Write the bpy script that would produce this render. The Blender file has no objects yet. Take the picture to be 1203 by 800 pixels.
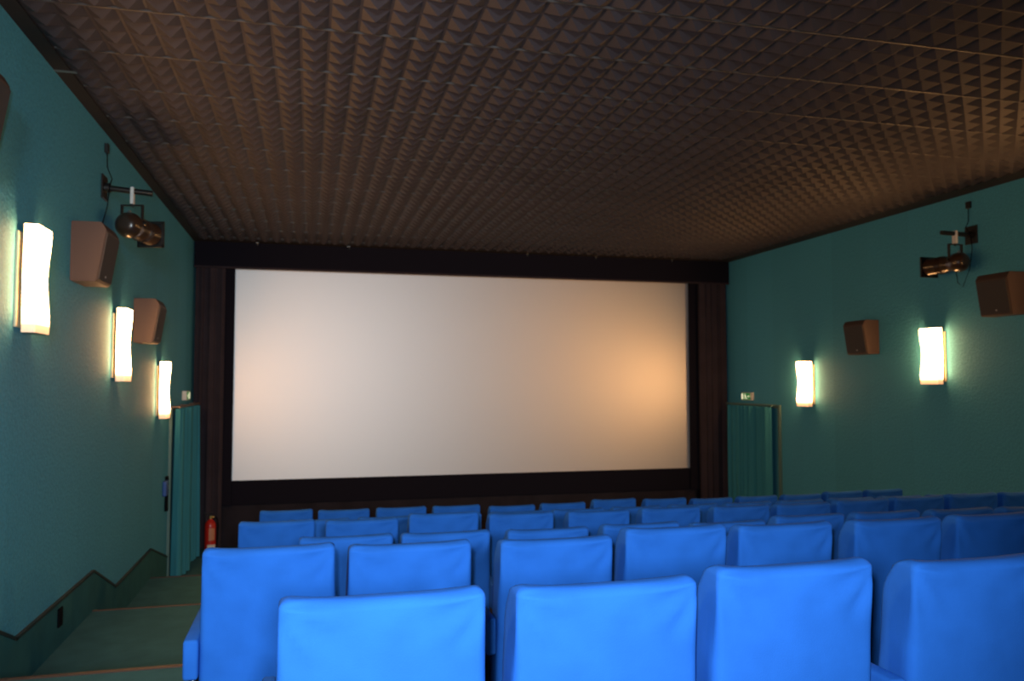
import bpy, bmesh, math, random
from mathutils import Vector, noise, Matrix
random.seed(7)
PI = math.pi
C = bpy.context.scene.collection
H = 2.46                      # eye height above the lowest floor; measured heights below are relative to the eye
XL, XR, YS, ZC = -1.688, 7.05, 12.81, 2.10 + H
YB = -3.2                     # rear wall, behind the photographer

# ------------------------------------------------------------------ helpers
def link(name, me, parent=None):
    o = bpy.data.objects.new(name, me); C.objects.link(o)
    if parent is not None: o.parent = parent
    return o
def obj(name, bm, m, parent=None, smooth=False, loc=None, angle=None):
    me = bpy.data.meshes.new(name)
    bmesh.ops.recalc_face_normals(bm, faces=bm.faces[:])
    bm.to_mesh(me); bm.free()
    me.materials.append(m)
    if smooth:
        for p in me.polygons: p.use_smooth = True
        if angle is not None:
            me.set_sharp_from_angle(angle=angle)
    o = link(name, me, parent)
    if loc is not None: o.location = loc
    return o
def tag(o, label, cat, group=None, kind=None):
    o['label'] = label; o['category'] = cat
    if group: o['group'] = group
    if kind: o['kind'] = kind
    return o
def thing(name, label, cat, loc, rotz=0, group=None):
    o = bpy.data.objects.new(name, None); C.objects.link(o)
    o.empty_display_size = .05
    o.location = loc; o.rotation_euler = (0, 0, rotz)
    return tag(o, label, cat, group)
def struct(name, bm, m, parent=None, smooth=False, angle=None):
    o = obj(name, bm, m, parent, smooth, angle=angle)
    if parent is None: o['kind'] = 'structure'
    return o
def box(bm, x0, x1, y0, y1, z0, z1, bev=0, seg=2):
    r = bmesh.ops.create_cube(bm, size=1)
    vs = r['verts']
    for v in vs:
        v.co = Vector((x0 if v.co.x < 0 else x1, y0 if v.co.y < 0 else y1, z0 if v.co.z < 0 else z1))
    if bev > 0:
        es = list({e for v in vs for e in v.link_edges})
        bmesh.ops.bevel(bm, geom=es, offset=bev, segments=seg, profile=.5, affect='EDGES')
    return bm
def nb(): return bmesh.new()
def tube(bm, pts, r, n=10, cap=True):
    pts = [Vector(p) for p in pts]
    rings = []
    for i, p in enumerate(pts):
        d = (pts[min(i+1, len(pts)-1)] - pts[max(i-1, 0)]).normalized()
        a = Vector((0, 0, 1)) if abs(d.z) < .9 else Vector((1, 0, 0))
        u = d.cross(a).normalized(); w = d.cross(u).normalized()
        rr = r[i] if isinstance(r, (list, tuple)) else r
        rings.append([bm.verts.new(p + u*math.cos(2*PI*k/n)*rr + w*math.sin(2*PI*k/n)*rr) for k in range(n)])
    for A, B in zip(rings, rings[1:]):
        for k in range(n): bm.faces.new((A[k], A[(k+1) % n], B[(k+1) % n], B[k]))
    if cap:
        bm.faces.new(rings[0]); bm.faces.new(rings[-1][::-1])
    return bm
def prism(bm, prof, y0, y1, ax='y'):
    """closed profile (a, z) swept along y (or x)"""
    def P(a, z, t): return (a, t, z) if ax == 'y' else (t, a, z)
    A = [bm.verts.new(P(a, z, y0)) for a, z in prof]; B = [bm.verts.new(P(a, z, y1)) for a, z in prof]
    n = len(prof)
    for k in range(n): bm.faces.new((A[k], A[(k+1) % n], B[(k+1) % n], B[k]))
    bm.faces.new(A); bm.faces.new(B[::-1])
    return bm

# ------------------------------------------------------------------ materials
def mat(name, col, rough=.6, metal=0, spec=.5, bump=None, sheen=0, var=None, coat=0):
    m = bpy.data.materials.new(name); m.use_nodes = True
    nt = m.node_tree; b = nt.nodes['Principled BSDF']
    b.inputs['Base Color'].default_value = (*col, 1)
    b.inputs['Roughness'].default_value = rough
    b.inputs['Metallic'].default_value = metal
    b.inputs['Specular IOR Level'].default_value = spec
    if sheen:
        b.inputs['Sheen Weight'].default_value = sheen
        b.inputs['Sheen Roughness'].default_value = .4
        b.inputs['Sheen Tint'].default_value = (.35, .6, 1, 1) if col[2] > col[0]*2 else (1, 1, 1, 1)
    if coat: b.inputs['Coat Weight'].default_value = coat
    tc = nt.nodes.new('ShaderNodeTexCoord')
    if var:
        sc, amt = var
        n = nt.nodes.new('ShaderNodeTexNoise'); n.inputs['Scale'].default_value = sc; n.inputs['Detail'].default_value = 5
        nt.links.new(tc.outputs['Object'], n.inputs['Vector'])
        mr = nt.nodes.new('ShaderNodeMapRange')
        mr.inputs['From Min'].default_value = .3; mr.inputs['From Max'].default_value = .7
        mr.inputs['To Min'].default_value = 1-amt; mr.inputs['To Max'].default_value = 1+amt
        nt.links.new(n.outputs['Fac'], mr.inputs['Value'])
        mx = nt.nodes.new('ShaderNodeVectorMath'); mx.operation = 'SCALE'
        mx.inputs[0].default_value = col
        nt.links.new(mr.outputs['Result'], mx.inputs['Scale'])
        nt.links.new(mx.outputs['Vector'], b.inputs['Base Color'])
    if bump:
        sc, st, di = bump
        n2 = nt.nodes.new('ShaderNodeTexNoise'); n2.inputs['Scale'].default_value = sc; n2.inputs['Detail'].default_value = 3
        nt.links.new(tc.outputs['Object'], n2.inputs['Vector'])
        bp = nt.nodes.new('ShaderNodeBump'); bp.inputs['Strength'].default_value = st; bp.inputs['Distance'].default_value = di
        nt.links.new(n2.outputs['Fac'], bp.inputs['Height']); nt.links.new(bp.outputs['Normal'], b.inputs['Normal'])
    return m
BLUE = mat('blue_seat_fabric', (.020, .134, .56), .85, spec=.06, sheen=0, bump=(260, .25, .002), var=(9, .07))
METALK = mat('black_metal', (.012, .011, .011), .38, spec=.6)
CLOTHK = mat('black_velour', (.048, .036, .044), .95, spec=.08, var=(3, .15))
CLOTHK2 = mat('black_stage_cloth', (.026, .022, .028), .95, spec=.08, var=(3, .2))
MASKK = mat('black_masking_cloth', (.012, .011, .018), .95, spec=.08)
CEIL = mat('ceiling_foam', (.053, .046, .055), .6, spec=.25, var=(1.5, .12))
CEILB = mat('ceiling_border_board', (.034, .026, .024), .7, spec=.3)
BAR = mat('ceiling_bar_metal', (.07, .065, .065), .5)
CARPET = mat('green_carpet', (.058, .165, .175), .95, spec=.1, bump=(180, .6, .004), var=(6, .12))
CARPETW = mat('green_wall_carpet', (.040, .150, .160), .95, spec=.1, bump=(150, .5, .004), var=(5, .1))
TRIMD = mat('dark_trim', (.012, .030, .032), .6)
NOSE = mat('brown_nosing', (.085, .050, .038), .6)
TEALC = mat('teal_curtain_cloth', (.045, .250, .320), .85, spec=.2, bump=(90, .2, .002))
SPK = mat('speaker_brown', (.075, .048, .042), .6, spec=.35, bump=(300, .15, .001))
GRILLE = mat('speaker_grille', (.070, .062, .062), .75, spec=.3, bump=(500, .4, .001))
PROJ = mat('brown_black_lacquer', (.040, .020, .012), .28, spec=.6, coat=.3)
WHITE = mat('white_strap', (.75, .75, .72), .6)
STEEL = mat('bright_metal', (.55, .53, .50), .3, metal=1)
PLATE = mat('cream_metal', (.80, .68, .48), .5)
REDX = mat('red_paint', (.50, .018, .012), .3, spec=.6)
RUBBER = mat('black_rubber', (.005, .005, .007), .9, spec=.1)
BLUEP = mat('blue_plastic', (.03, .09, .33), .4)
FRAMET = mat('grey_teal_frame', (.11, .20, .18), .5)
RAILB = mat('brown_rail', (.13, .085, .055), .5)
WHITEP = mat('white_plastic', (.70, .68, .62), .45)
BRASS = mat('brass', (.6, .42, .15), .35, metal=.9)
BACKW = mat('rear_wall_paint', (.03, .10, .11), .9)

def wall_material():
    m = bpy.data.materials.new('teal_textured_wallpaper'); m.use_nodes = True
    nt = m.node_tree; N = nt.nodes; L = nt.links; b = N['Principled BSDF']
    b.inputs['Roughness'].default_value = .72; b.inputs['Specular IOR Level'].default_value = .3
    tc = N.new('ShaderNodeTexCoord'); sp = N.new('ShaderNodeSeparateXYZ'); L.new(tc.outputs['Object'], sp.inputs[0])
    dv = N.new('ShaderNodeMath'); dv.operation = 'DIVIDE'; dv.inputs[1].default_value = .75; L.new(sp.outputs['Y'], dv.inputs[0])
    fl = N.new('ShaderNodeMath'); fl.operation = 'FLOOR'; L.new(dv.outputs[0], fl.inputs[0])
    wn = N.new('ShaderNodeTexWhiteNoise'); wn.noise_dimensions = '1D'; L.new(fl.outputs[0], wn.inputs['W'])
    mr = N.new('ShaderNodeMapRange'); mr.inputs['To Min'].default_value = .95; mr.inputs['To Max'].default_value = 1.06
    L.new(wn.outputs['Value'], mr.inputs['Value'])
    vo = N.new('ShaderNodeTexVoronoi'); vo.inputs['Scale'].default_value = 34; L.new(tc.outputs['Object'], vo.inputs['Vector'])
    n1 = N.new('ShaderNodeTexNoise'); n1.inputs['Scale'].default_value = 60; n1.inputs['Detail'].default_value = 4
    L.new(tc.outputs['Object'], n1.inputs['Vector'])
    mr2 = N.new('ShaderNodeMapRange'); mr2.inputs['From Min'].default_value = .3; mr2.inputs['From Max'].default_value = .7
    mr2.inputs['To Min'].default_value = .86; mr2.inputs['To Max'].default_value = 1.12; L.new(n1.outputs['Fac'], mr2.inputs['Value'])
    mu = N.new('ShaderNodeMath'); mu.operation = 'MULTIPLY'; L.new(mr.outputs[0], mu.inputs[0]); L.new(mr2.outputs[0], mu.inputs[1])
    sc = N.new('ShaderNodeVectorMath'); sc.operation = 'SCALE'; sc.inputs[0].default_value = WALLCOL
    L.new(mu.outputs[0], sc.inputs['Scale']); L.new(sc.outputs['Vector'], b.inputs['Base Color'])
    ad = N.new('ShaderNodeMath'); ad.operation = 'ADD'; L.new(vo.outputs['Distance'], ad.inputs[0]); L.new(n1.outputs['Fac'], ad.inputs[1])
    bp = N.new('ShaderNodeBump'); bp.inputs['Strength'].default_value = .45; bp.inputs['Distance'].default_value = .006
    L.new(ad.outputs[0], bp.inputs['Height']); L.new(bp.outputs['Normal'], b.inputs['Normal'])
    return m
WALLCOL = (.072, .350, .510)
WALL = wall_material()

def screen_material():
    m = bpy.data.materials.new('silver_cinema_screen'); m.use_nodes = True
    nt = m.node_tree; N = nt.nodes; L = nt.links; b = N['Principled BSDF']
    b.inputs['Base Color'].default_value = (.80, .78, .78, 1)
    b.inputs['Roughness'].default_value = .95
    b.inputs['Specular IOR Level'].default_value = .0
    prev = b.outputs[0]
    for rough, w in SCR_LOBES:
        g = N.new('ShaderNodeBsdfGlossy'); g.inputs['Color'].default_value = (.90, .875, .875, 1); g.inputs['Roughness'].default_value = rough
        mx = N.new('ShaderNodeMixShader'); mx.inputs[0].default_value = w
        L.new(prev, mx.inputs[1]); L.new(g.outputs[0], mx.inputs[2]); prev = mx.outputs[0]
    L.new(prev, N['Material Output'].inputs['Surface'])
    return m
SCR_LOBES = ((.52, .78),)
SCREEN = screen_material()

def emis(name, col, s, grad=None):
    m = bpy.data.materials.new(name); m.use_nodes = True
    nt = m.node_tree; N = nt.nodes; L = nt.links; b = N['Principled BSDF']
    b.inputs['Base Color'].default_value = (.8, .75, .65, 1); b.inputs['Roughness'].default_value = .5
    b.inputs['Emission Color'].default_value = (*col, 1); b.inputs['Emission Strength'].default_value = s
    if grad:      # the tube inside ends above the open bottom: dimmer, warmer glass there
        tc = N.new('ShaderNodeTexCoord'); sp = N.new('ShaderNodeSeparateXYZ'); L.new(tc.outputs['Object'], sp.inputs[0])
        r = N.new('ShaderNodeValToRGB'); mr = N.new('ShaderNodeMapRange')
        mr.inputs['From Min'].default_value = 0; mr.inputs['From Max'].default_value = grad
        L.new(sp.outputs['Z'], mr.inputs['Value']); L.new(mr.outputs[0], r.inputs[0])
        e = r.color_ramp.elements
        e[0].position = 0; e[0].color = (.020, .009, .004, 1)
        e[1].position = 1; e[1].color = (*[c*.75 for c in col], 1)
        x = e.new(.07); x.color = (.032, .015, .006, 1)
        x = e.new(.2); x.color = (*col, 1)
        x = e.new(.85); x.color = (*col, 1)
        L.new(r.outputs[0], b.inputs['Emission Color'])
    return m
LAMP_STR = 62.0
LAMPS_ = emis('lamp_glass_side_glow', (1.0, .49, .18), 36.0, grad=.63)
LAMPM = emis('lamp_glass_glow', (1.0, .47, .16), LAMP_STR, grad=.63)
SIGNG = emis('exit_sign_green', (.04, .30, .07), .35)
SIGNG.node_tree.nodes['Principled BSDF'].inputs['Base Color'].default_value = (.02, .18, .06, 1)
SIGNW = emis('exit_sign_white', (.9, .85, .55), .9)

# ------------------------------------------------------------------ floor: stepped aisle + tiered seating floor
AX = -.432                       # line between aisle and the seating tiers
def lev(z): return z + H
aisle = [(YB, -.75), (-1.6, -.90), (-1.1, -1.06), (.35, -1.21), (.85, -1.375), (2.3, -1.375), (2.3, -1.53), (4.74, -1.685), (5.23, -1.84), (7.22, -1.995), (7.76, -2.15), (9.68, -2.305), (10.2, -2.46)]
aisle = [(YB, -1.06), (-.1, -1.215), (.5, -1.37), (2.28, -1.45), (2.75, -1.53), (4.74, -1.685), (5.23, -1.84), (7.22, -1.995), (7.76, -2.15), (9.68, -2.305), (10.2, -2.46)]
ROWS = {'A': (1.812, -.475), 'B': (3.031, -.600), 'C': (4.113, -.772), 'D': (5.255, -.876), 'E': (6.39, -1.053), 'F': (7.523, -1.166)}
SH = .97
tiers = [(YB, -1.06), (.2, -1.25)] + [(y - .30, z - SH) for y, z in ROWS.values()] + [(8.75, -2.30), (9.6, -2.46)]
def steps(bm, lv, x0, x1):
    prof = []
    for i, (y, z) in enumerate(lv):
        y1 = lv[i+1][0] if i+1 < len(lv) else YS + .3
        prof += [(y, lev(z)), (y1, lev(z))]
    prof += [(YS + .3, -.3), (YB, -.3)]
    prism(bm, prof, x0, x1, ax='x')
bm = nb(); steps(bm, aisle, XL - .1, AX); steps(bm, tiers, AX, XR + .1)
struct('floor', bm, CARPET)
k = 0
for i, (y, z) in enumerate(aisle[1:], 1):
    zz = aisle[i-1][1]
    if y < 3: continue
    k += 1
    bm = nb(); box(bm, XL + .012, AX - .01, y - .028, y + .006, lev(zz) - .025, lev(zz) + .006, .003, 1)
    struct('trim_%d' % k, bm, NOSE)

# ------------------------------------------------------------------ walls
bm = nb(); box(bm, XL - .2, XL, YB - .2, YS + .5, -.3, ZC + .3); struct('wall_left', bm, WALL)
bm = nb(); box(bm, XR, XR + .2, YB - .2, YS + .5, -.3, ZC + .3); struct('wall_right', bm, WALL)
bm = nb(); box(bm, XL, XR, YS + .3, YS + .5, -.3, ZC + .3); struct('wall_front', bm, CLOTHK2)
bm = nb(); box(bm, XL, XR, YB - .2, YB, -.3, ZC + .3); struct('wall_back', bm, BACKW)

# carpeted upstand on the left wall with its zigzag top
zig = [(YB, -.75), (-.1, -.75), (.7, -1.06), (2.28, -1.06), (3.0, -1.22), (4.72, -1.22), (5.43, -1.53), (7.21, -1.53), (8.0, -1.845), (9.67, -1.845), (10.75, -2.15)]
prof = [(y, lev(z)) for y, z in zig] + [(10.75, -.1), (YB, -.1)]
bm = nb(); prism(bm, prof, XL - .01, XL + .012, ax='x'); struct('baseboard_left', bm, CARPETW)
bm = nb()
for (y0, z0), (y1, z1) in zip(zig, zig[1:]):
    d = Vector((0, y1-y0, z1-z0)).normalized(); n = Vector((0, -d.z, d.y)) * .018
    a, b_ = Vector((0, y0, lev(z0))) - d*.006, Vector((0, y1, lev(z1))) + d*.006
    q = [a, b_, b_ + n, a + n]
    A = [bm.verts.new((XL - .005, v.y, v.z)) for v in q]; B = [bm.verts.new((XL + .022, v.y, v.z)) for v in q]
    for j in range(4): bm.faces.new((A[j], A[(j+1) % 4], B[(j+1) % 4], B[j]))
    bm.faces.new(A); bm.faces.new(B[::-1])
struct('trim_8', bm, TRIMD)
bm = nb(); box(bm, XR - .012, XR + .01, YB, 11.0, -.1, lev(-2.0)); struct('baseboard_right', bm, CARPETW)

bm = nb(); zc = H + .75; xc = .2  # unseen booth window frame, added to go with the rear fill light
for a in ((-.30, .30, -.24, -.19), (-.30, .30, .19, .24), (-.30, -.25, -.19, .19), (.25, .30, -.19, .19)):
    box(bm, xc+a[0], xc+a[1], YB-.01, YB+.03, zc+a[2], zc+a[3])
struct('added_window_1', bm, METALK)
# ------------------------------------------------------------------ ceiling of moulded pyramids
PP = .1673; DEP = .044
def ceiling():
    bm = nb()
    x0 = -.08 - PP*9 + .0; nx = int((XR - .12 - x0)/PP)
    y0 = 4.807 - PP*44; ny = int((YS - .35 - y0)/PP)
    T = bmesh.new
    for i in range(nx):
        for j in range(ny):
            a = x0 + i*PP; b = y0 + j*PP; g = PP*.05; c = PP*.5; t = PP*.015
            V = [bm.verts.new(p) for p in ((a+g, b+g, ZC), (a+PP-g, b+g, ZC), (a+PP-g, b+PP-g, ZC), (a+g, b+PP-g, ZC))]
            W = [bm.verts.new(p) for p in ((a+c-t, b+c-t, ZC-DEP), (a+c+t, b+c-t, ZC-DEP), (a+c+t, b+c+t, ZC-DEP), (a+c-t, b+c+t, ZC-DEP))]
            for q in range(4): bm.faces.new((V[q], W[q], W[(q+1) % 4], V[(q+1) % 4]))
            bm.faces.new(W)
    x1 = x0 + nx*PP; y1 = y0 + ny*PP
    vs = [bm.verts.new(p) for p in ((x0, y0, ZC+.001), (x1, y0, ZC+.001), (x1, y1, ZC+.001), (x0, y1, ZC+.001))]
    bm.faces.new(vs)
    me = bpy.data.meshes.new('ceiling'); bm.to_mesh(me); bm.free(); me.materials.append(CEIL)
    o = link('ceiling', me); o['kind'] = 'structure'
    # flat border board round the tiles
    bm = nb()
    box(bm, XL, x0, YB, YS+.3, ZC-.012, ZC+.1); box(bm, x1, XR, YB, YS+.3, ZC-.012, ZC+.1)
    box(bm, x0, x1, y1, YS+.3, ZC-.012, ZC+.1); box(bm, x0, x1, YB, y0, ZC-.012, ZC+.1)
    box(bm, x0, x1, y0, y1, ZC+.02, ZC+.1)
    obj('border_board', bm, CEILB, o)
    bm = nb()
    yy = 4.807 - 4*PP*10
    while yy < y1:
        if yy > YB: box(bm, x0+.01, x1, yy-.005, yy+.005, ZC-.012, ZC)
        yy += 4*PP
    obj('grid_bar', bm, BAR, o)
ceiling()

# ------------------------------------------------------------------ cloth
def pleats(name, p0, p1, z0, z1, amp, wl, m, parent=None, seed=0, flare=0, th=.006, nz=10):
    """hanging cloth from p0 to p1 (x,y), folds along it"""
    rnd = random.Random(seed)
    p0 = Vector((*p0, 0)); p1 = Vector((*p1, 0)); d = p1 - p0; Ln = d.length; d.normalize(); n = Vector((-d.y, d.x, 0))
    ns = max(24, int(Ln/wl*12)); ph = [rnd.uniform(0, 6) for _ in range(4)]
    bm = nb(); F = []; B = []
    for i in range(nz + 1):
        t = i/nz; z = z1 + (z0 - z1)*t
        rowF = []; rowB = []
        for j in range(ns + 1):
            u = j/ns*Ln
            w = 2*PI*u/wl
            a = amp*(.75 + .25*t*(1+flare))*(.75 + .35*math.sin(u*2.1/wl*.6 + ph[0]))
            o = a*math.sin(w + .9*math.sin(w*.31 + ph[1]) + .15*math.sin(t*3 + ph[2])) + .25*a*math.sin(2.3*w + ph[3])
            p = p0 + d*u + n*o
            rowF.append(bm.verts.new((p.x, p.y, z))); q = p + n*th
            rowB.append(bm.verts.new((q.x, q.y, z)))
        F.append(rowF); B.append(rowB)
    for i in range(nz):
        for j in range(ns):
            bm.faces.new((F[i][j], F[i+1][j], F[i+1][j+1], F[i][j+1]))
            bm.faces.new((B[i][j], B[i][j+1], B[i+1][j+1], B[i+1][j]))
    for i in range(nz):
        for j in (0, ns): bm.faces.new((F[i][j], B[i][j], B[i+1][j], F[i+1][j]))
    for i in (0, nz):
        for j in range(ns): bm.faces.new((F[i][j], F[i][j+1], B[i][j+1], B[i][j]))
    return obj(name, bm, m, parent, smooth=True, angle=1.2)

# ------------------------------------------------------------------ screen wall
SX0, SX1, SZ0, SZ1 = -1.112, 6.352, lev(-1.470), lev(1.712)
t = thing('cinema_screen', 'large blank silver-white cinema screen filling the front wall', 'screen', ((SX0+SX1)/2, YS, SZ0))
bm = nb(); box(bm, SX0-.05-t.location.x, SX1+.05-t.location.x, 0, .02, -.05, SZ1-SZ0+.05)
obj('screen_surface', bm, SCREEN, t)
bm = nb(); q = t.location.x
for a in (0,):
    box(bm, SX0-.12-q, SX0-.05-q, -.005, .06, -.12, SZ1-SZ0+.12); box(bm, SX1+.05-q, SX1+.12-q, -.005, .06, -.12, SZ1-SZ0+.12)
    box(bm, SX0-.12-q, SX1+.12-q, -.005, .06, -.12, -.05); box(bm, SX0-.12-q, SX1+.12-q, -.005, .06, SZ1-SZ0+.05, SZ1-SZ0+.12)
obj('screen_frame', bm, METALK, t)

def masking(name, label, x0, x1, z0, z1, y0, y1):
    bm = nb(); box(bm, x0, x1, y0, y1, z0, z1, .006, 2)
    return tag(obj(name, bm, MASKK), label, 'masking')
masking('screen_masking', 'smooth black masking strip along the bottom edge of the screen', SX0-.02, SX1+.02, lev(-1.83), SZ0, YS-.05, YS-.015)
masking('screen_masking', 'smooth black masking strip upright at the left edge of the screen', SX0-.16, SX0, lev(-1.83)+.001, SZ1+.05, YS-.10, YS-.055)
masking('screen_masking', 'smooth black masking strip upright at the right edge of the screen', SX1, SX1+.16, lev(-1.83)+.001, SZ1+.05, YS-.10, YS-.055)
tag(pleats('side_drape', (XL+.03, YS-.17), (SX0-.13, YS-.17), lev(-2.43), lev(1.74), .028, .13, CLOTHK, seed=2), 'black pleated drape left of the screen behind the fire extinguisher', 'drape')
tag(pleats('side_drape', (SX1+.13, YS-.17), (XR-.03, YS-.17), lev(-2.45), lev(1.74), .028, .13, CLOTHK, seed=3), 'black pleated drape between the screen and the right exit curtain', 'drape')
tag(pleats('stage_drape', (SX0-.14, YS-.02), (SX1+.14, YS-.02), lev(-2.45), lev(-1.835), .008, .30, CLOTHK2, seed=4), 'dull black cloth hanging below the screen masking down to the floor', 'drape')
v = thing('valance', 'black box valance running along the ceiling above the screen', 'valance', ((XL+XR)/2, YS-.22, lev(1.725)))
bm = nb(); w = (XR-XL)/2
box(bm, -w+.012, w-.012, -.03, .0, 0, .372, .004, 1)
obj('front_board', bm, MASKK, v)
bm = nb(); box(bm, -w+.012, w-.012, -.034, .005, -.028, .0, .004, 1)
obj('bottom_hem', bm, CLOTHK, v)
bm = nb(); box(bm, -w+.012, w-.012, 0, .19, .34, .365)
obj('top_board', bm, CLOTHK, v)
for x in (-.79, .555, 3.40, 4.58, 5.95):
    bm = nb(); X = x - v.location.x
    tube(bm, [(X, -.06, .372), (X, -.06, .345), (X+.008, -.05, .33), (X+.014, -.035, .335)], .005, 6)
    box(bm, X-.02, X+.02, -.066, -.054, .358, .363)
    obj('bracket', bm, STEEL, v)

# ------------------------------------------------------------------ exit doorways with curtains
def post_frame(name, xw, side, y0, y1, z0, z1, cs=.05):
    bm = nb(); a, b_ = (xw-.01, xw+.035) if side > 0 else (xw-.035, xw+.01)
    box(bm, a, b_, y0-cs, y0, z0, z1+cs, .004, 1); box(bm, a, b_, y1, y1+cs, z0, z1+cs, .004, 1)
    box(bm, a, b_, y0, y1, z1, z1+cs, .004, 1)
    return struct(name, bm, FRAMET)
post_frame('door_1', XL, 1, 10.80, 12.50, 0, lev(-.36))
post_frame('door_2', XR, -1, 11.10, 12.50, 0, lev(-.40))
def curtain(label, x, dx, y0, y1, z0, z1, railz, seed, railm, splits=()):
    t = thing('exit_curtain', label, 'curtain', (x, (y0+y1)/2, z0))
    edges = [y0] + [e for sp in splits for e in (sp-.02, sp+.02)] + [y1]
    for k in range(0, len(edges), 2):
        o = pleats('cloth', (x, edges[k]), (x, edges[k+1]), z0, z1, .072, .150, TEALC, None, seed=seed+k, flare=.3)
        o.parent = t; o.location = (-t.location.x, -t.location.y, -t.location.z)
    bm = nb(); tube(bm, [(0, y0-.05-t.location.y, railz-z0), (0, y1+.05-t.location.y, railz-z0)], .016, 10)
    obj('rail', bm, railm, t, smooth=True, angle=.9)
    for yy in (y0+.02, (y0+y1)/2, y1-.02):
        bm = nb(); X0, X1 = sorted((0, dx))
        box(bm, X0, X1, yy-.01-t.location.y, yy+.01-t.location.y, railz-z0-.01, railz-z0+.01, .002, 1)
        obj('rail_bracket', bm, railm, t)
    return t
curtain('long teal pleated curtain across the left exit beyond the lowest aisle steps', XL+.125, -.12, 10.72, 12.45, lev(-2.44), lev(-.33), lev(-.305), 11, RAILB)
curtain('teal pleated curtain across the right exit at the far end of the right wall', XR-.125, .12, 11.16, 12.45, lev(-2.44), lev(-.38), lev(-.355), 12, FRAMET, (11.75,))

def exit_sign(label, x, side, y, z, ln=.30, hh=.13):
    """box sign on a side wall, face towards the room (side=+1: left wall)"""
    t = thing('exit_sign', label, 'sign', (x, y, z), group='emergency exit signs')
    s = side; d = .06
    bm = nb(); a, b_ = sorted((0, s*d)); box(bm, a, b_, -ln/2, ln/2, 0, hh, .006, 2); obj('housing', bm, WHITEP, t)
    bm = nb(); a, b_ = sorted((s*d, s*(d+.003))); box(bm, a, b_, -ln/2+.012, ln/2-.012, .012, hh-.012); obj('green_face', bm, SIGNG, t)
    # pictogram: arrow, running figure, door
    bm = nb(); X0 = s*(d+.0035); X1 = s*(d+.005)
    def poly(pts):
        A = [bm.verts.new((X0, p[0], p[1])) for p in pts]; B = [bm.verts.new((X1, p[0], p[1])) for p in pts]
        bm.faces.new(A); bm.faces.new(B[::-1])
        for q in range(len(pts)): bm.faces.new((A[q], A[(q+1) % len(pts)], B[(q+1) % len(pts)], B[q]))
    f = 1.0
    poly([(.085, .02), (.13, .02), (.13, .11), (.085, .11)])                       # door leaf
    poly([(.012, .085), (.028, .085), (.032, .10), (.024, .108), (.012, .102)])    # head
    poly([(-.01, .05), (.018, .045), (.026, .082), (.002, .082)])                  # trunk
    poly([(-.012, .05), (.005, .045), (-.022, .018), (-.04, .022)])                # rear leg
    poly([(.008, .048), (.022, .048), (.05, .035), (.045, .018), (.035, .03)])     # front leg
    poly([(.02, .078), (.028, .07), (.058, .062), (.056, .07)])                    # arm
    poly([(-.075, .06), (-.115, .06), (-.115, .07), (-.075, .07)]); poly([(-.075, .045), (-.055, .065), (-.075, .085)])
    obj('pictogram', bm, SIGNW, t)
exit_sign('small lit exit sign above the left exit curtain rail beside the screen', XL, 1, 11.90, lev(-.245))
exit_sign('small lit green exit sign above the right exit curtain', XR, -1, 11.98, lev(-.295))

# ------------------------------------------------------------------ wall lamps
def lamp_parts(t, s):
    """s=+1 on the left wall, -1 on the right wall; origin at bottom centre on the wall"""
    bm = nb(); a, b_ = sorted((0, s*.016)); box(bm, a, b_, -.14, .10, .03, .60, .004, 2); obj('back_plate', bm, PLATE, t)
    for zz in (.12, .50):
        bm = nb(); tube(bm, [(s*.014, -.02, zz), (s*.034, -.02, zz)], .01, 8); obj('spacer', bm, STEEL, t)
    # slightly wavy opal glass box, open gap behind it
    bm = nb(); nzz = 26; rings = []
    for i in range(nzz + 1):
        u = i/nzz; z = u*.645
        wv = .007*math.sin(u*2*PI*1.15 + .9); e = .006*math.sin(PI*min(1, u*12)/2)
        x0, x1 = .030, .105 + wv; y0, y1 = -.125 + wv*.5, .150 + wv
        prof = []; r = .014
        for cx, cy, a0 in ((x1-r, y1-r, 0), (x0+r, y1-r, 90), (x0+r, y0+r, 180), (x1-r, y0+r, 270)):
            for k in range(4):
                an = math.radians(a0 + k*30); prof.append((cx + r*math.cos(an), cy + r*math.sin(an)))
        rings.append([bm.verts.new((s*px, py, z)) for px, py in prof])
    n = len(rings[0])
    for A, B in zip(rings, rings[1:]):
        for k in range(n): bm.faces.new((A[k], A[(k+1) % n], B[(k+1) % n], B[k]))
    bm.faces.new(rings[0]); bm.faces.new(rings[-1])
    o = obj('lamp_shade', bm, LAMPM, t, smooth=True, angle=.7)
    o.data.materials.append(LAMPS_); o.data.materials.append(PLATE)
    for p in o.data.polygons:          # front panel glows most; sides less; back and ends are plain
        nx = p.normal.x*s
        p.material_index = 0 if nx > .6 else (2 if (nx < -.5 or abs(p.normal.z) > .7) else 1)
LAMPS = [(XL, 1, 5.40, .295, 'glowing white box sconce on the left wall, largest and nearest, beside the frame edge'),
         (XL, 1, 7.80, .01, 'glowing white box sconce, middle of the three on the left wall'),
         (XL, 1, 9.95, -.41, 'glowing white box sconce nearest the left exit curtain, smallest on left wall'),
         (XR, -1, 7.84, -.02, 'glowing white box sconce on the right wall below the black spotlight'),
         (XR, -1, 10.32, -.345, 'glowing white box sconce on the right wall beside the exit curtain')]
for x, s, y, z, lb in LAMPS:
    t = thing('wall_lamp', lb, 'wall lamp', (x, y, lev(z)), group='wall sconces')
    lamp_parts(t, s)
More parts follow.
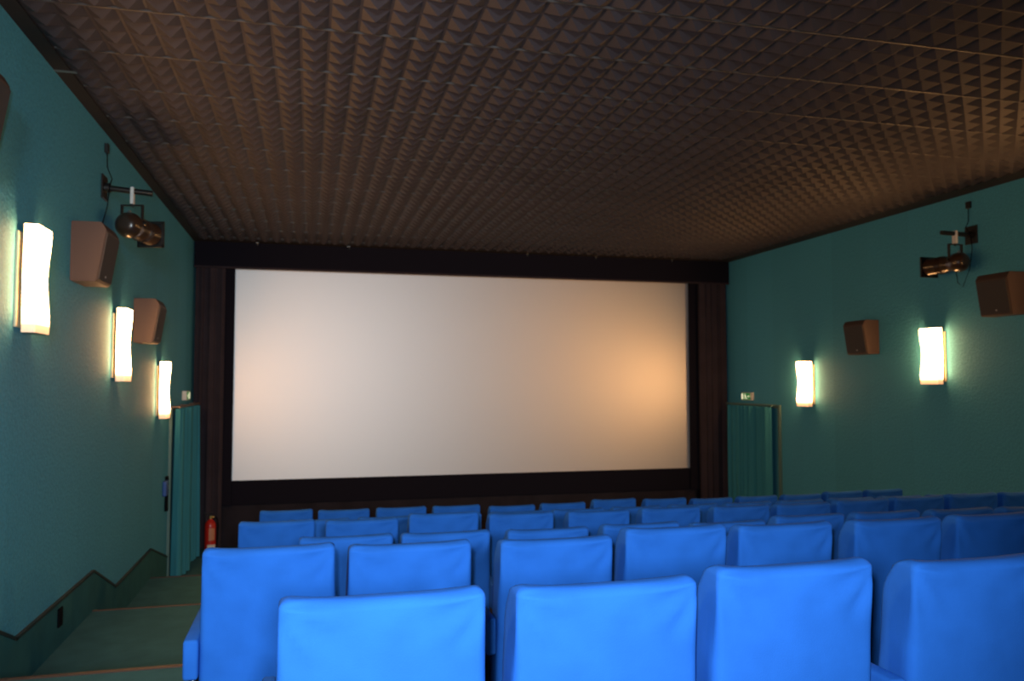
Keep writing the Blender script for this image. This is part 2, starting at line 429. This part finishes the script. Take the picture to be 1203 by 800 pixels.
for x, s, y, z, lb in [(XR, -1, 5.36, .295, 'added unseen glowing box sconce further up the right wall, outside the frame'),
                       (XL, 1, 2.95, .62, 'added unseen glowing box sconce beside the upper seats, left wall, outside the frame'),
                       (XR, -1, 2.90, .62, 'added unseen glowing box sconce beside the upper seats, right wall, outside the frame')]:
    t = thing('wall_lamp', lb, 'wall lamp', (x, y, lev(z)), group='wall sconces')  # these sconces are out of view, added to light the room
    lamp_parts(t, s)

# ------------------------------------------------------------------ surround speakers
def speaker(x, s, y, z, label):
    t = thing('wall_speaker', label, 'speaker', (x, y, lev(z)), group='surround speakers on the side walls')
    prof = [(0, 0), (.172, 0), (.180, .008), (.238, .375), (.205, .43), (.195, .437), (0, .437)]
    bm = nb(); prism(bm, [(s*a, b_) for a, b_ in prof], -.20, .20)
    bmesh.ops.bevel(bm, geom=[e for e in bm.edges if e.calc_length() > .15], offset=.006, segments=2, affect='EDGES')
    obj('cabinet', bm, SPK, t)
    bm = nb()
    A0, A1 = Vector((.1835, 0, .020)), Vector((.2365, 0, .358)); n = Vector((.338, 0, -.053)).normalized()
    pts = []
    for off in (0, .007):
        for a, yy in ((A0, -.186), (A1, -.186), (A1, .186), (A0, .186)):
            p = a + n*off; pts.append(bm.verts.new((s*p.x, yy, p.z)))
    for q in range(4): bm.faces.new((pts[q], pts[(q+1) % 4], pts[4+(q+1) % 4], pts[4+q]))
    bm.faces.new(pts[:4]); bm.faces.new(pts[4:])
    obj('grille', bm, GRILLE, t)
    bm = nb(); p = A0 + (A1-A0)*.10 + n*.006
    tube(bm, [(s*p.x, -.02, p.z), (s*(p.x+n.x*.004), -.02, p.z+n.z*.004)], .008, 10); obj('badge', bm, STEEL, t)
    return t
speaker(XL, 1, 6.56, .733, 'large brown speaker on the left wall between nearest sconce and spotlight')
speaker(XL, 1, 8.73, .392, 'brown speaker on the left wall between the second and third sconces')
speaker(XL, 1, 4.185, 1.075, 'corner of a brown speaker cut by the left frame edge above the nearest sconce')
speaker(XR, -1, 9.01, .362, 'brown speaker on the right wall between the two sconces')
speaker(XR, -1, 6.82, .690, 'brown speaker on the right wall cut by the right frame edge')

# ------------------------------------------------------------------ spotlights on wall arms
def spotlight(x, s, y, label, jlabel, clabel, cab, arm, lean, swivel=0):
    z = lev(1.62)
    t = thing('stage_spotlight', label, 'spotlight', (x, y, z), group='stage spotlights on wall arms')
    bm = nb(); a, b_ = sorted((0, s*.014)); box(bm, a, b_, -.085, .085, -.10, .10, .003, 1); obj('wall_plate', bm, METALK, t)
    bm = nb(); tube(bm, [(s*.01, 0, 0), (s*.055, 0, 0)], .040, 16); tube(bm, [(s*.01, 0, 0), (s*arm, 0, lean)], .024, 14); obj('wall_arm', bm, METALK, t, smooth=True, angle=.8)
    cx = s*.225; cz = lean*.6
    bm = nb(); box(bm, cx-.014, cx+.014, -.030, .030, cz-.11, cz+.032, .004, 1); obj('clamp_strap', bm, WHITE, t)
    bm = nb(); yw = .085; yt = cz-.115; yb = -.31
    box(bm, cx-yw, cx+yw, -.014, .014, yt-.010, yt, .002, 1)
    for q in (-1, 1): box(bm, cx+q*yw-.007, cx+q*yw+.007, -.016, .016, yb, yt, .002, 1)
    tube(bm, [(cx, 0, yt+.02), (cx, 0, yt-.02)], .010, 8)
    obj('yoke', bm, METALK, t)
    for q in (-1, 1):
        bm = nb(); tube(bm, [(cx+q*(yw+.006), 0, yb+.02), (cx+q*(yw+.035), 0, yb+.02)], .016, 10); obj('yoke_knob', bm, METALK, t, smooth=True, angle=.8)
    # can: round rear cap, waist, lens barrel (axis +y)
    prof = [(-.20, .02), (-.198, .045), (-.185, .075), (-.155, .098), (-.11, .108), (-.065, .103), (-.03, .088), (-.005, .078), (.02, .080), (.05, .089),
            (.09, .094), (.28, .094), (.285, .099), (.305, .099)]
    bm = nb(); cy = .06; zz = -.315
    tube(bm, [(cx, cy+a, zz) for a, r in prof], [r for a, r in prof], 28); obj('lamp_body', bm, PROJ, t, smooth=True, angle=.9)
    for k, yy in enumerate((.10, .125, .15)):
        bm = nb(); tube(bm, [(cx, cy+yy, zz), (cx, cy+yy+.008, zz)], .099, 28); obj('cooling_fin', bm, PROJ, t, smooth=True, angle=.8)
    bm = nb(); w = .115; yf = cy+.305
    for (a0, a1, b0, b1) in ((-w, w, w-.02, w), (-w, w, -w, -w+.02), (-w, -w+.02, -w, w), (w-.02, w, -w, w)):
        box(bm, cx+a0, cx+a1, yf, yf+.018, zz+b0, zz+b1)
    box(bm, cx-w, cx+w, yf+.018, yf+.022, zz-w, zz+w)
    obj('filter_frame', bm, METALK, t)
    bm = nb(); box(bm, cx-.012, cx+.012, cy-.12, cy-.10, zz+.095, zz+.125, .003, 1); obj('focus_screw', bm, STEEL, t)
    Mx = Matrix.Translation((cx, 0, 0)) @ Matrix.Rotation(math.radians(swivel), 4, 'Z') @ Matrix.Translation((-cx, 0, 0))
    for ch in t.children:
        if ch.name.split('.')[0] in ('lamp_body', 'cooling_fin', 'filter_frame', 'focus_screw', 'yoke', 'yoke_knob'): ch.data.transform(Mx)
    # junction box and cable
    j = thing('junction_box', jlabel, 'junction box', (x, y+.02, lev(1.92)))
    bm = nb(); a, b_ = sorted((0, s*.03)); box(bm, a, b_, -.03, .03, 0, .075, .005, 2); obj('housing', bm, METALK, j)
    bm = nb(); tube(bm, [(s*.018, 0, .001), (s*.018, 0, -.012)], .008, 8); obj('cable_gland', bm, METALK, j)
    bm = nb(); tube(bm, [(p[0]-t.location.x, p[1]-t.location.y, p[2]-t.location.z) for p in cab], .0045, 6)
    obj('power_cable', bm, RUBBER, t, smooth=True)
spotlight(XL, 1, 7.25, 'black stage spotlight hanging from a wall arm on the left wall', 'tiny black junction box on left wall above the spotlight arm', 'thin black cable dropping down the left wall behind the spotlight arm',
          [(XL+.018, 7.27, lev(1.906)), (XL+.020, 7.275, lev(1.80)), (XL+.06, 7.27, lev(1.62)+.08), (XL+.062, 7.18, lev(1.62)), (XL+.05, 7.18, lev(1.45)), (XL+.02, 7.12, lev(1.25)), (XL+.012, 7.05, lev(1.08)), (XL+.012, 6.95, lev(.98))], .38, -.03, -13)
spotlight(XR, -1, 7.29, 'black stage spotlight hanging from a wall arm on the right wall', 'tiny black junction box on right wall above the spotlight arm', 'thin black cable hanging down the right wall behind the spotlight',
          [(XR-.018, 7.31, lev(1.906)), (XR-.022, 7.31, lev(1.78)), (XR-.06, 7.31, lev(1.70)), (XR-.062, 7.24, lev(1.62)), (XR-.05, 7.24, lev(1.45)), (XR-.03, 7.30, lev(1.25)), (XR-.05, 7.38, lev(1.06)), (XR-.10, 7.40, lev(1.10)), (XR-.14, 7.38, lev(1.25))], .40, .01, 2)

# ------------------------------------------------------------------ small things on the left wall
t = thing('wall_phone', 'small blue and black wall fitting beside the left exit curtain', 'wall fitting', (XL, 10.55, lev(-1.56)))
bm = nb(); box(bm, 0, .03, -.01, .075, 0, .42, .006, 2); obj('black_panel', bm, RUBBER, t)
bm = nb(); box(bm, .0, .045, -.17, -.012, .20, .38, .012, 3); obj('blue_box', bm, BLUEP, t)
bm = nb(); box(bm, .03, .038, .02, .045, .27, .31, .002, 1); obj('button', bm, WHITEP, t)
t = thing('step_light', 'small black socket plate set in the green carpeted skirting of the aisle', 'socket', (XL+.012, 6.30, lev(-1.70)))
bm = nb(); box(bm, 0, .014, -.045, .045, 0, .13, .005, 2); obj('cover_plate', bm, RUBBER, t)
bm = nb(); box(bm, .014, .018, -.02, .02, .03, .10, .002, 1); obj('louvre', bm, RUBBER, t)
bm = nb(); box(bm, XL+.002, XL+.15, 5.86, 5.885, ZC-.018, ZC-.012); struct('trim_9', bm, STEEL)

# fire extinguisher
t = thing('fire_extinguisher', 'red fire extinguisher with white label standing by the left drape', 'fire extinguisher', (-1.350, 12.30, lev(-2.46)))
t.scale = (1.06, 1.06, 1.15)
bm = nb(); pr = [(0, .062), (.006, .070), (.03, .072), (.36, .072), (.395, .066), (.42, .048), (.437, .026), (.45, .024)]
tube(bm, [(0, 0, a) for a, r in pr], [r for a, r in pr], 24); obj('cylinder_body', bm, REDX, t, smooth=True, angle=.8)
bm = nb(); tube(bm, [(0, 0, .448), (0, 0, .485)], .019, 14); tube(bm, [(0, 0, .47), (.05, 0, .47)], .010, 8); obj('valve', bm, BRASS, t, smooth=True, angle=.8)
bm = nb(); box(bm, -.075, .02, -.012, .012, .487, .497, .002, 1); box(bm, -.085, .015, -.012, .012, .515, .525, .002, 1); obj('handle', bm, METALK, t)
bm = nb(); tube(bm, [(.05, 0, .47), (.085, -.01, .45), (.098, -.02, .38), (.094, -.02, .25), (.086, -.02, .12), (.080, -.02, .08)], [.009, .009, .009, .009, .009, .014], 8); obj('hose', bm, RUBBER, t, smooth=True)
def band(z0, z1, a0, a1, m, name):
    bm = nb(); n = 12; rr = .0732
    A = [bm.verts.new((rr*math.cos(a0+(a1-a0)*k/n), rr*math.sin(a0+(a1-a0)*k/n), z0)) for k in range(n+1)]
    B = [bm.verts.new((rr*math.cos(a0+(a1-a0)*k/n), rr*math.sin(a0+(a1-a0)*k/n), z1)) for k in range(n+1)]
    for k in range(n): bm.faces.new((A[k], A[k+1], B[k+1], B[k]))
    obj(name, bm, m, t, smooth=True)
band(.055, .14, -2.0, -.35, WHITEP, 'white_label')
band(.19, .34, -1.75, -.6, mat('label_print', (.55, .22, .12), .5), 'instruction_label')

# ------------------------------------------------------------------ cinema seats
BW = .450
def back_mesh(seed):
    bm = nb(); rings = []
    NX, NY, NC = 30, 5, 4
    r0 = .021                              # corner radius of the section
    zs = [.30 + (.945-.30)*i/34 for i in range(35)]
    lv = [(z, 0., 0.) for z in zs]
    RT = .025
    for k in range(1, 9):
        a = PI/2*k/8
        lv.append((.945 + RT*math.sin(a), RT*(1-math.cos(a)), .030*(1-math.cos(a))))
    for z, ix, iy in lv:
        tz = max(0, (.97 - z)/.67)
        hw = BW/2 + .003 - ix - .004*(1-tz) + .004*tz
        yb = .008 + .052*tz + iy           # rear face leans: further forward lower down
        yf = .008 + .128 + .075*tz - iy - .055*max(0, 1 - (.97-z)/.11)**2    # front face, rounded over at the top
        r = min(r0, (yf-yb)/2*.95, hw*.5)
        P = []
        for j in range(NX+1): P.append((-hw+r + (2*hw-2*r)*j/NX, yb))
        for k in range(1, NC): a = -PI/2 + PI/2*k/NC; P.append((hw-r + r*math.cos(a), yb+r + r*math.sin(a)))
        for j in range(NY+1): P.append((hw, yb+r + (yf-yb-2*r)*j/NY))
        for k in range(1, NC): a = PI/2*k/NC; P.append((hw-r + r*math.cos(a), yf-r + r*math.sin(a)))
        for j in range(NX+1): P.append((hw-r - (2*hw-2*r)*j/NX, yf))
        for k in range(1, NC): a = PI/2 + PI/2*k/NC; P.append((-hw+r + r*math.cos(a), yf-r + r*math.sin(a)))
        for j in range(NY+1): P.append((-hw, yf-r - (yf-yb-2*r)*j/NY))
        for k in range(1, NC): a = PI + PI/2*k/NC; P.append((-hw+r + r*math.cos(a), yb+r + r*math.sin(a)))
        ring = []
        for x, y in P:
            u = x/(BW/2); top = max(0, min(1, (z-.55)/.42))
            dz = (.010*u*u*abs(u) - .004)*top                  # top edge dips in the middle
            rear = 1 if y < (yb+yf)/2 else -1
            bulge = -.010*(1-u*u)*math.sin(PI*min(1, max(0, (z-.30)/.66)))*(rear)
            # slack cloth: folds fanning from the upper corners, soft ripples elsewhere
            w = 0
            for cs in (-1, 1):
                dx = (cs - u)*BW/2; dzz = .955 - z; rad = math.hypot(dx, dzz)
                ang = math.atan2(dzz, abs(dx)+1e-5)
                w += .0050*math.sin(ang*9 + seed*1.7 + cs)*math.exp(-((rad-.085)/.065)**2)
            w += .0022*noise.noise(Vector((x*7, z*5, seed*3.1)))
            w += .0016*noise.noise(Vector((x*16 + z*9, z*7, seed*5.3+4)))
            seam = -.0016*math.exp(-((z-.925)/.004)**2)
            dy = (-(w) + seam*-1)*(1 if rear > 0 else -1)
            dxs = 0
            if abs(abs(x)-hw) < 1e-6: dxs = (1 if x > 0 else -1)*.003*noise.noise(Vector((y*9, z*6, seed*2.2)))
            ring.append(bm.verts.new((x+dxs, y + dy + bulge, z + dz)))
        rings.append(ring)
    n = len(rings[0])
    for A, B in zip(rings, rings[1:]):
        for k in range(n): bm.faces.new((A[k], A[(k+1) % n], B[(k+1) % n], B[k]))
    bm.faces.new(rings[0])
    # top cap strip: join rear and front runs
    T = rings[-1]; f0 = (NX+1) + (NC-1) + (NY+1) + (NC-1)
    for j in range(NX): bm.faces.new((T[j], T[j+1], T[f0+NX-j-1], T[f0+NX-j]))
    side = [T[NX]] + T[NX+1:f0+1]; bm.faces.new(side)
    side = T[f0+NX:] + [T[0]]; bm.faces.new(side)
    me = bpy.data.meshes.new('backrest')
    bmesh.ops.recalc_face_normals(bm, faces=bm.faces[:]); bm.to_mesh(me); bm.free(); me.materials.append(BLUE)
    for p in me.polygons: p.use_smooth = True
    return me
BACKS = [back_mesh(s) for s in (1, 2, 3, 4)]
def bmesh_to(name, bm, m, smooth=True):
    me = bpy.data.meshes.new(name); bmesh.ops.recalc_face_normals(bm, faces=bm.faces[:]); bm.to_mesh(me); bm.free(); me.materials.append(m)
    if smooth:
        for p in me.polygons: p.use_smooth = True
        me.set_sharp_from_angle(angle=1.0)
    return me
bm = nb(); box(bm, -.222, .222, .205, .62, .315, .445, .035, 4); SEATM = bmesh_to('seat', bm, BLUE)
bm = nb(); box(bm, -.028, .028, .03, .47, .525, .665, .012, 3); ARMM = bmesh_to('armrest', bm, BLUE)
bm = nb(); box(bm, -.014, .014, .10, .42, .03, .53, .004, 1); box(bm, -.03, .03, .06, .48, 0, .03, .004, 1); LEGM = bmesh_to('leg', bm, METALK)
bm = nb(); box(bm, -.235, .235, .18, .21, .27, .31, .003, 1); box(bm, -.235, .235, .40, .43, .27, .31, .003, 1); box(bm, -.05, .05, .17, .45, .285, .32, .003, 1); RAILM = bmesh_to('seat_frame', bm, METALK)
proto = None
def make_seat(x, y, z, label, last, variant, sc, rz, gap):
    """thing > backrest, seat, armrest(s), leg(s), seat_frame: every one an obj.copy() of the first"""
    global proto
    if proto is None:
        t = bpy.data.objects.new('cinema_chair', None); t.empty_display_size = .05
        proto = {'t': t}
        for nm, me in (('backrest', BACKS[0]), ('seat', SEATM), ('armrest', ARMM), ('leg', LEGM), ('seat_frame', RAILM)):
            proto[nm] = bpy.data.objects.new(nm, me)
    t = proto['t'].copy(); C.objects.link(t)
    t.location = (x + BW/2, y, z); t.rotation_euler = (0, 0, rz)
    tag(t, label, 'chair', 'blue cinema chairs')
    def add(nm, loc=(0, 0, 0), data=None, scz=1, scx=1):
        c = proto[nm].copy(); C.objects.link(c); c.parent = t; c.location = loc
        if data: c.data = data
        c.scale = (scx, 1, scz)
    add('backrest', data=BACKS[variant], scz=sc, scx=1.028 if x < .8 else 1)
    add('seat'); add('seat_frame')
    ga = min(gap, .074); sx = (ga-(.036 if -.1 < x < 1.4 else .022))/.056
    add('armrest', (-BW/2-.001-ga/2, 0, 0), scx=sx); add('leg', (-BW/2-.001-ga/2, 0, 0), scx=sx*.9)
    if last: add('armrest', (.261, 0, 0)); add('leg', (.261, 0, 0))
    return t
P = .52
SEATX = {
 'A': ([-.056, .460, .950, 1.500], [.001, -.005, .012, -.004]),
 'B': ([-.357, .149, .712, 1.211, 1.695, 2.250, 2.765], [.008, -.004, -.013, .010, .001, -.002, .0]),
 'C': ([-.036, .460, 1.001, 1.524, 2.048, 2.557, 3.072, 3.598, 4.118], [.005, .002, -.005, 0, -.013, .005, .004, 0, -.004]),
 'D': ([-.412, .112, .635, 1.155, 1.701, 2.233, 2.778, 3.280, 3.752, 4.270, 4.768, 5.255], [.010, -.001, .019, -.001, -.008, -.005, -.013, -.016, -.004, 0, .006, .004]),
 'E': ([-.14 + P*i for i in range(12)], [0]*12),
 'F': ([-.414, .092, .611, 1.126, 1.663, 2.172, 2.698, 3.241, 3.757, 4.270, 4.786, 5.289, 5.791], [.021, .007, .009, .006, -.014, -.008, .011, -.002, -.017, -.013, -.013, .002, .005]),
}
ORD = ['first', 'second', 'third', 'fourth', 'fifth', 'sixth', 'seventh', 'eighth', 'ninth', 'tenth', 'eleventh', 'twelfth', 'thirteenth']
ROWLAB = {'A': 'blue cloth cinema seat, brightest and largest row nearest the camera, %s from the left',
          'B': 'blue cloth cinema seat in the second row from the camera, %s from the left aisle',
          'C': 'blue cloth cinema seat in the third row from the camera, %s from the left',
          'D': 'blue cloth cinema seat in the fourth row from the camera, %s from the left aisle',
          'E': 'blue cinema seat mostly hidden in the fifth row from the camera, %s from the left',
          'F': 'blue cinema seat in the front row closest to the screen, %s from the left'}
rnd = random.Random(5); vi = 0
for rk, (xs, dz) in SEATX.items():
    y, top = ROWS[rk]; fz = lev(top) - SH
    xs = [x*(1 + .06/y) if x > 0 else x for x in xs]      # the near edge of each back, not its outline
    for i in range(1, len(xs)):
        xs[i] = max(xs[i], xs[i-1] + .502)
    for i, x in enumerate(xs):
        lab = ROWLAB[rk] % ORD[i]
        if rk == 'B' and i == 0: lab = 'blue cloth cinema seat with visible armrest by the aisle, second row from the camera'
        if rk == 'F' and i == 12: lab = 'dark blue cinema seat at the right end of the front row, against the green wall'
        vi += 1
        make_seat(x, y, fz, lab, i == len(xs)-1, (vi*3 + i) % 4, (SH + dz[i])/SH, rnd.uniform(-.002, .002), (x-xs[i-1]-BW) if i else .074)

# ------------------------------------------------------------------ lights: the camera's flash
YAW, PIT = .24584, .05206
def spot(name, loc, aim, energy, col, size, blend, soft):
    fl = bpy.data.lights.new(name, 'SPOT'); fl.energy = energy; fl.color = col
    fl.spot_size = math.radians(size); fl.spot_blend = blend; fl.shadow_soft_size = soft
    o = bpy.data.objects.new(name, fl); C.objects.link(o); o.location = loc
    o.rotation_euler = (Vector(aim) - Vector(loc)).to_track_quat('-Z', 'Y').to_euler()
    return o
spot('camera_flash', (-.06, -.03, H + .10), (.6, 6, H - .15), 325, (.84, .93, 1.0), 112, 1.0, .03)
# added fill light at the made-up booth window in the unseen rear wall
spot('added_rear_fill', (.2, YB + .15, H + .75), (.75, 9, H - .25), 1180, (.78, .92, 1.0), 52, 1.0, .25)
w = bpy.data.worlds.new('world'); bpy.context.scene.world = w; w.use_nodes = True
w.node_tree.nodes['Background'].inputs[0].default_value = (0, 0, 0, 1); w.node_tree.nodes['Background'].inputs[1].default_value = 0

# ------------------------------------------------------------------ camera
cd = bpy.data.cameras.new('camera'); cam = bpy.data.objects.new('camera', cd); C.objects.link(cam)
cam.location = (0, 0, H); cam.rotation_euler = (PI/2 + PIT, 0, -YAW)
cd.sensor_width = 36; cd.lens = 945.05/1203*36; cd.clip_start = .02
cd.dof.use_dof = True; cd.dof.focus_distance = 1.5; cd.dof.aperture_fstop = 7.0
sc = bpy.context.scene; sc.camera = cam
sc.view_settings.view_transform = 'Standard'; sc.view_settings.look = 'None'
sc.view_settings.exposure = 0; sc.view_settings.gamma = 1; sc.view_settings.use_curve_mapping = False
sc.cycles.use_denoising = True; sc.cycles.max_bounces = 6; sc.cycles.diffuse_bounces = 4
sc.cycles.sample_clamp_indirect = 6
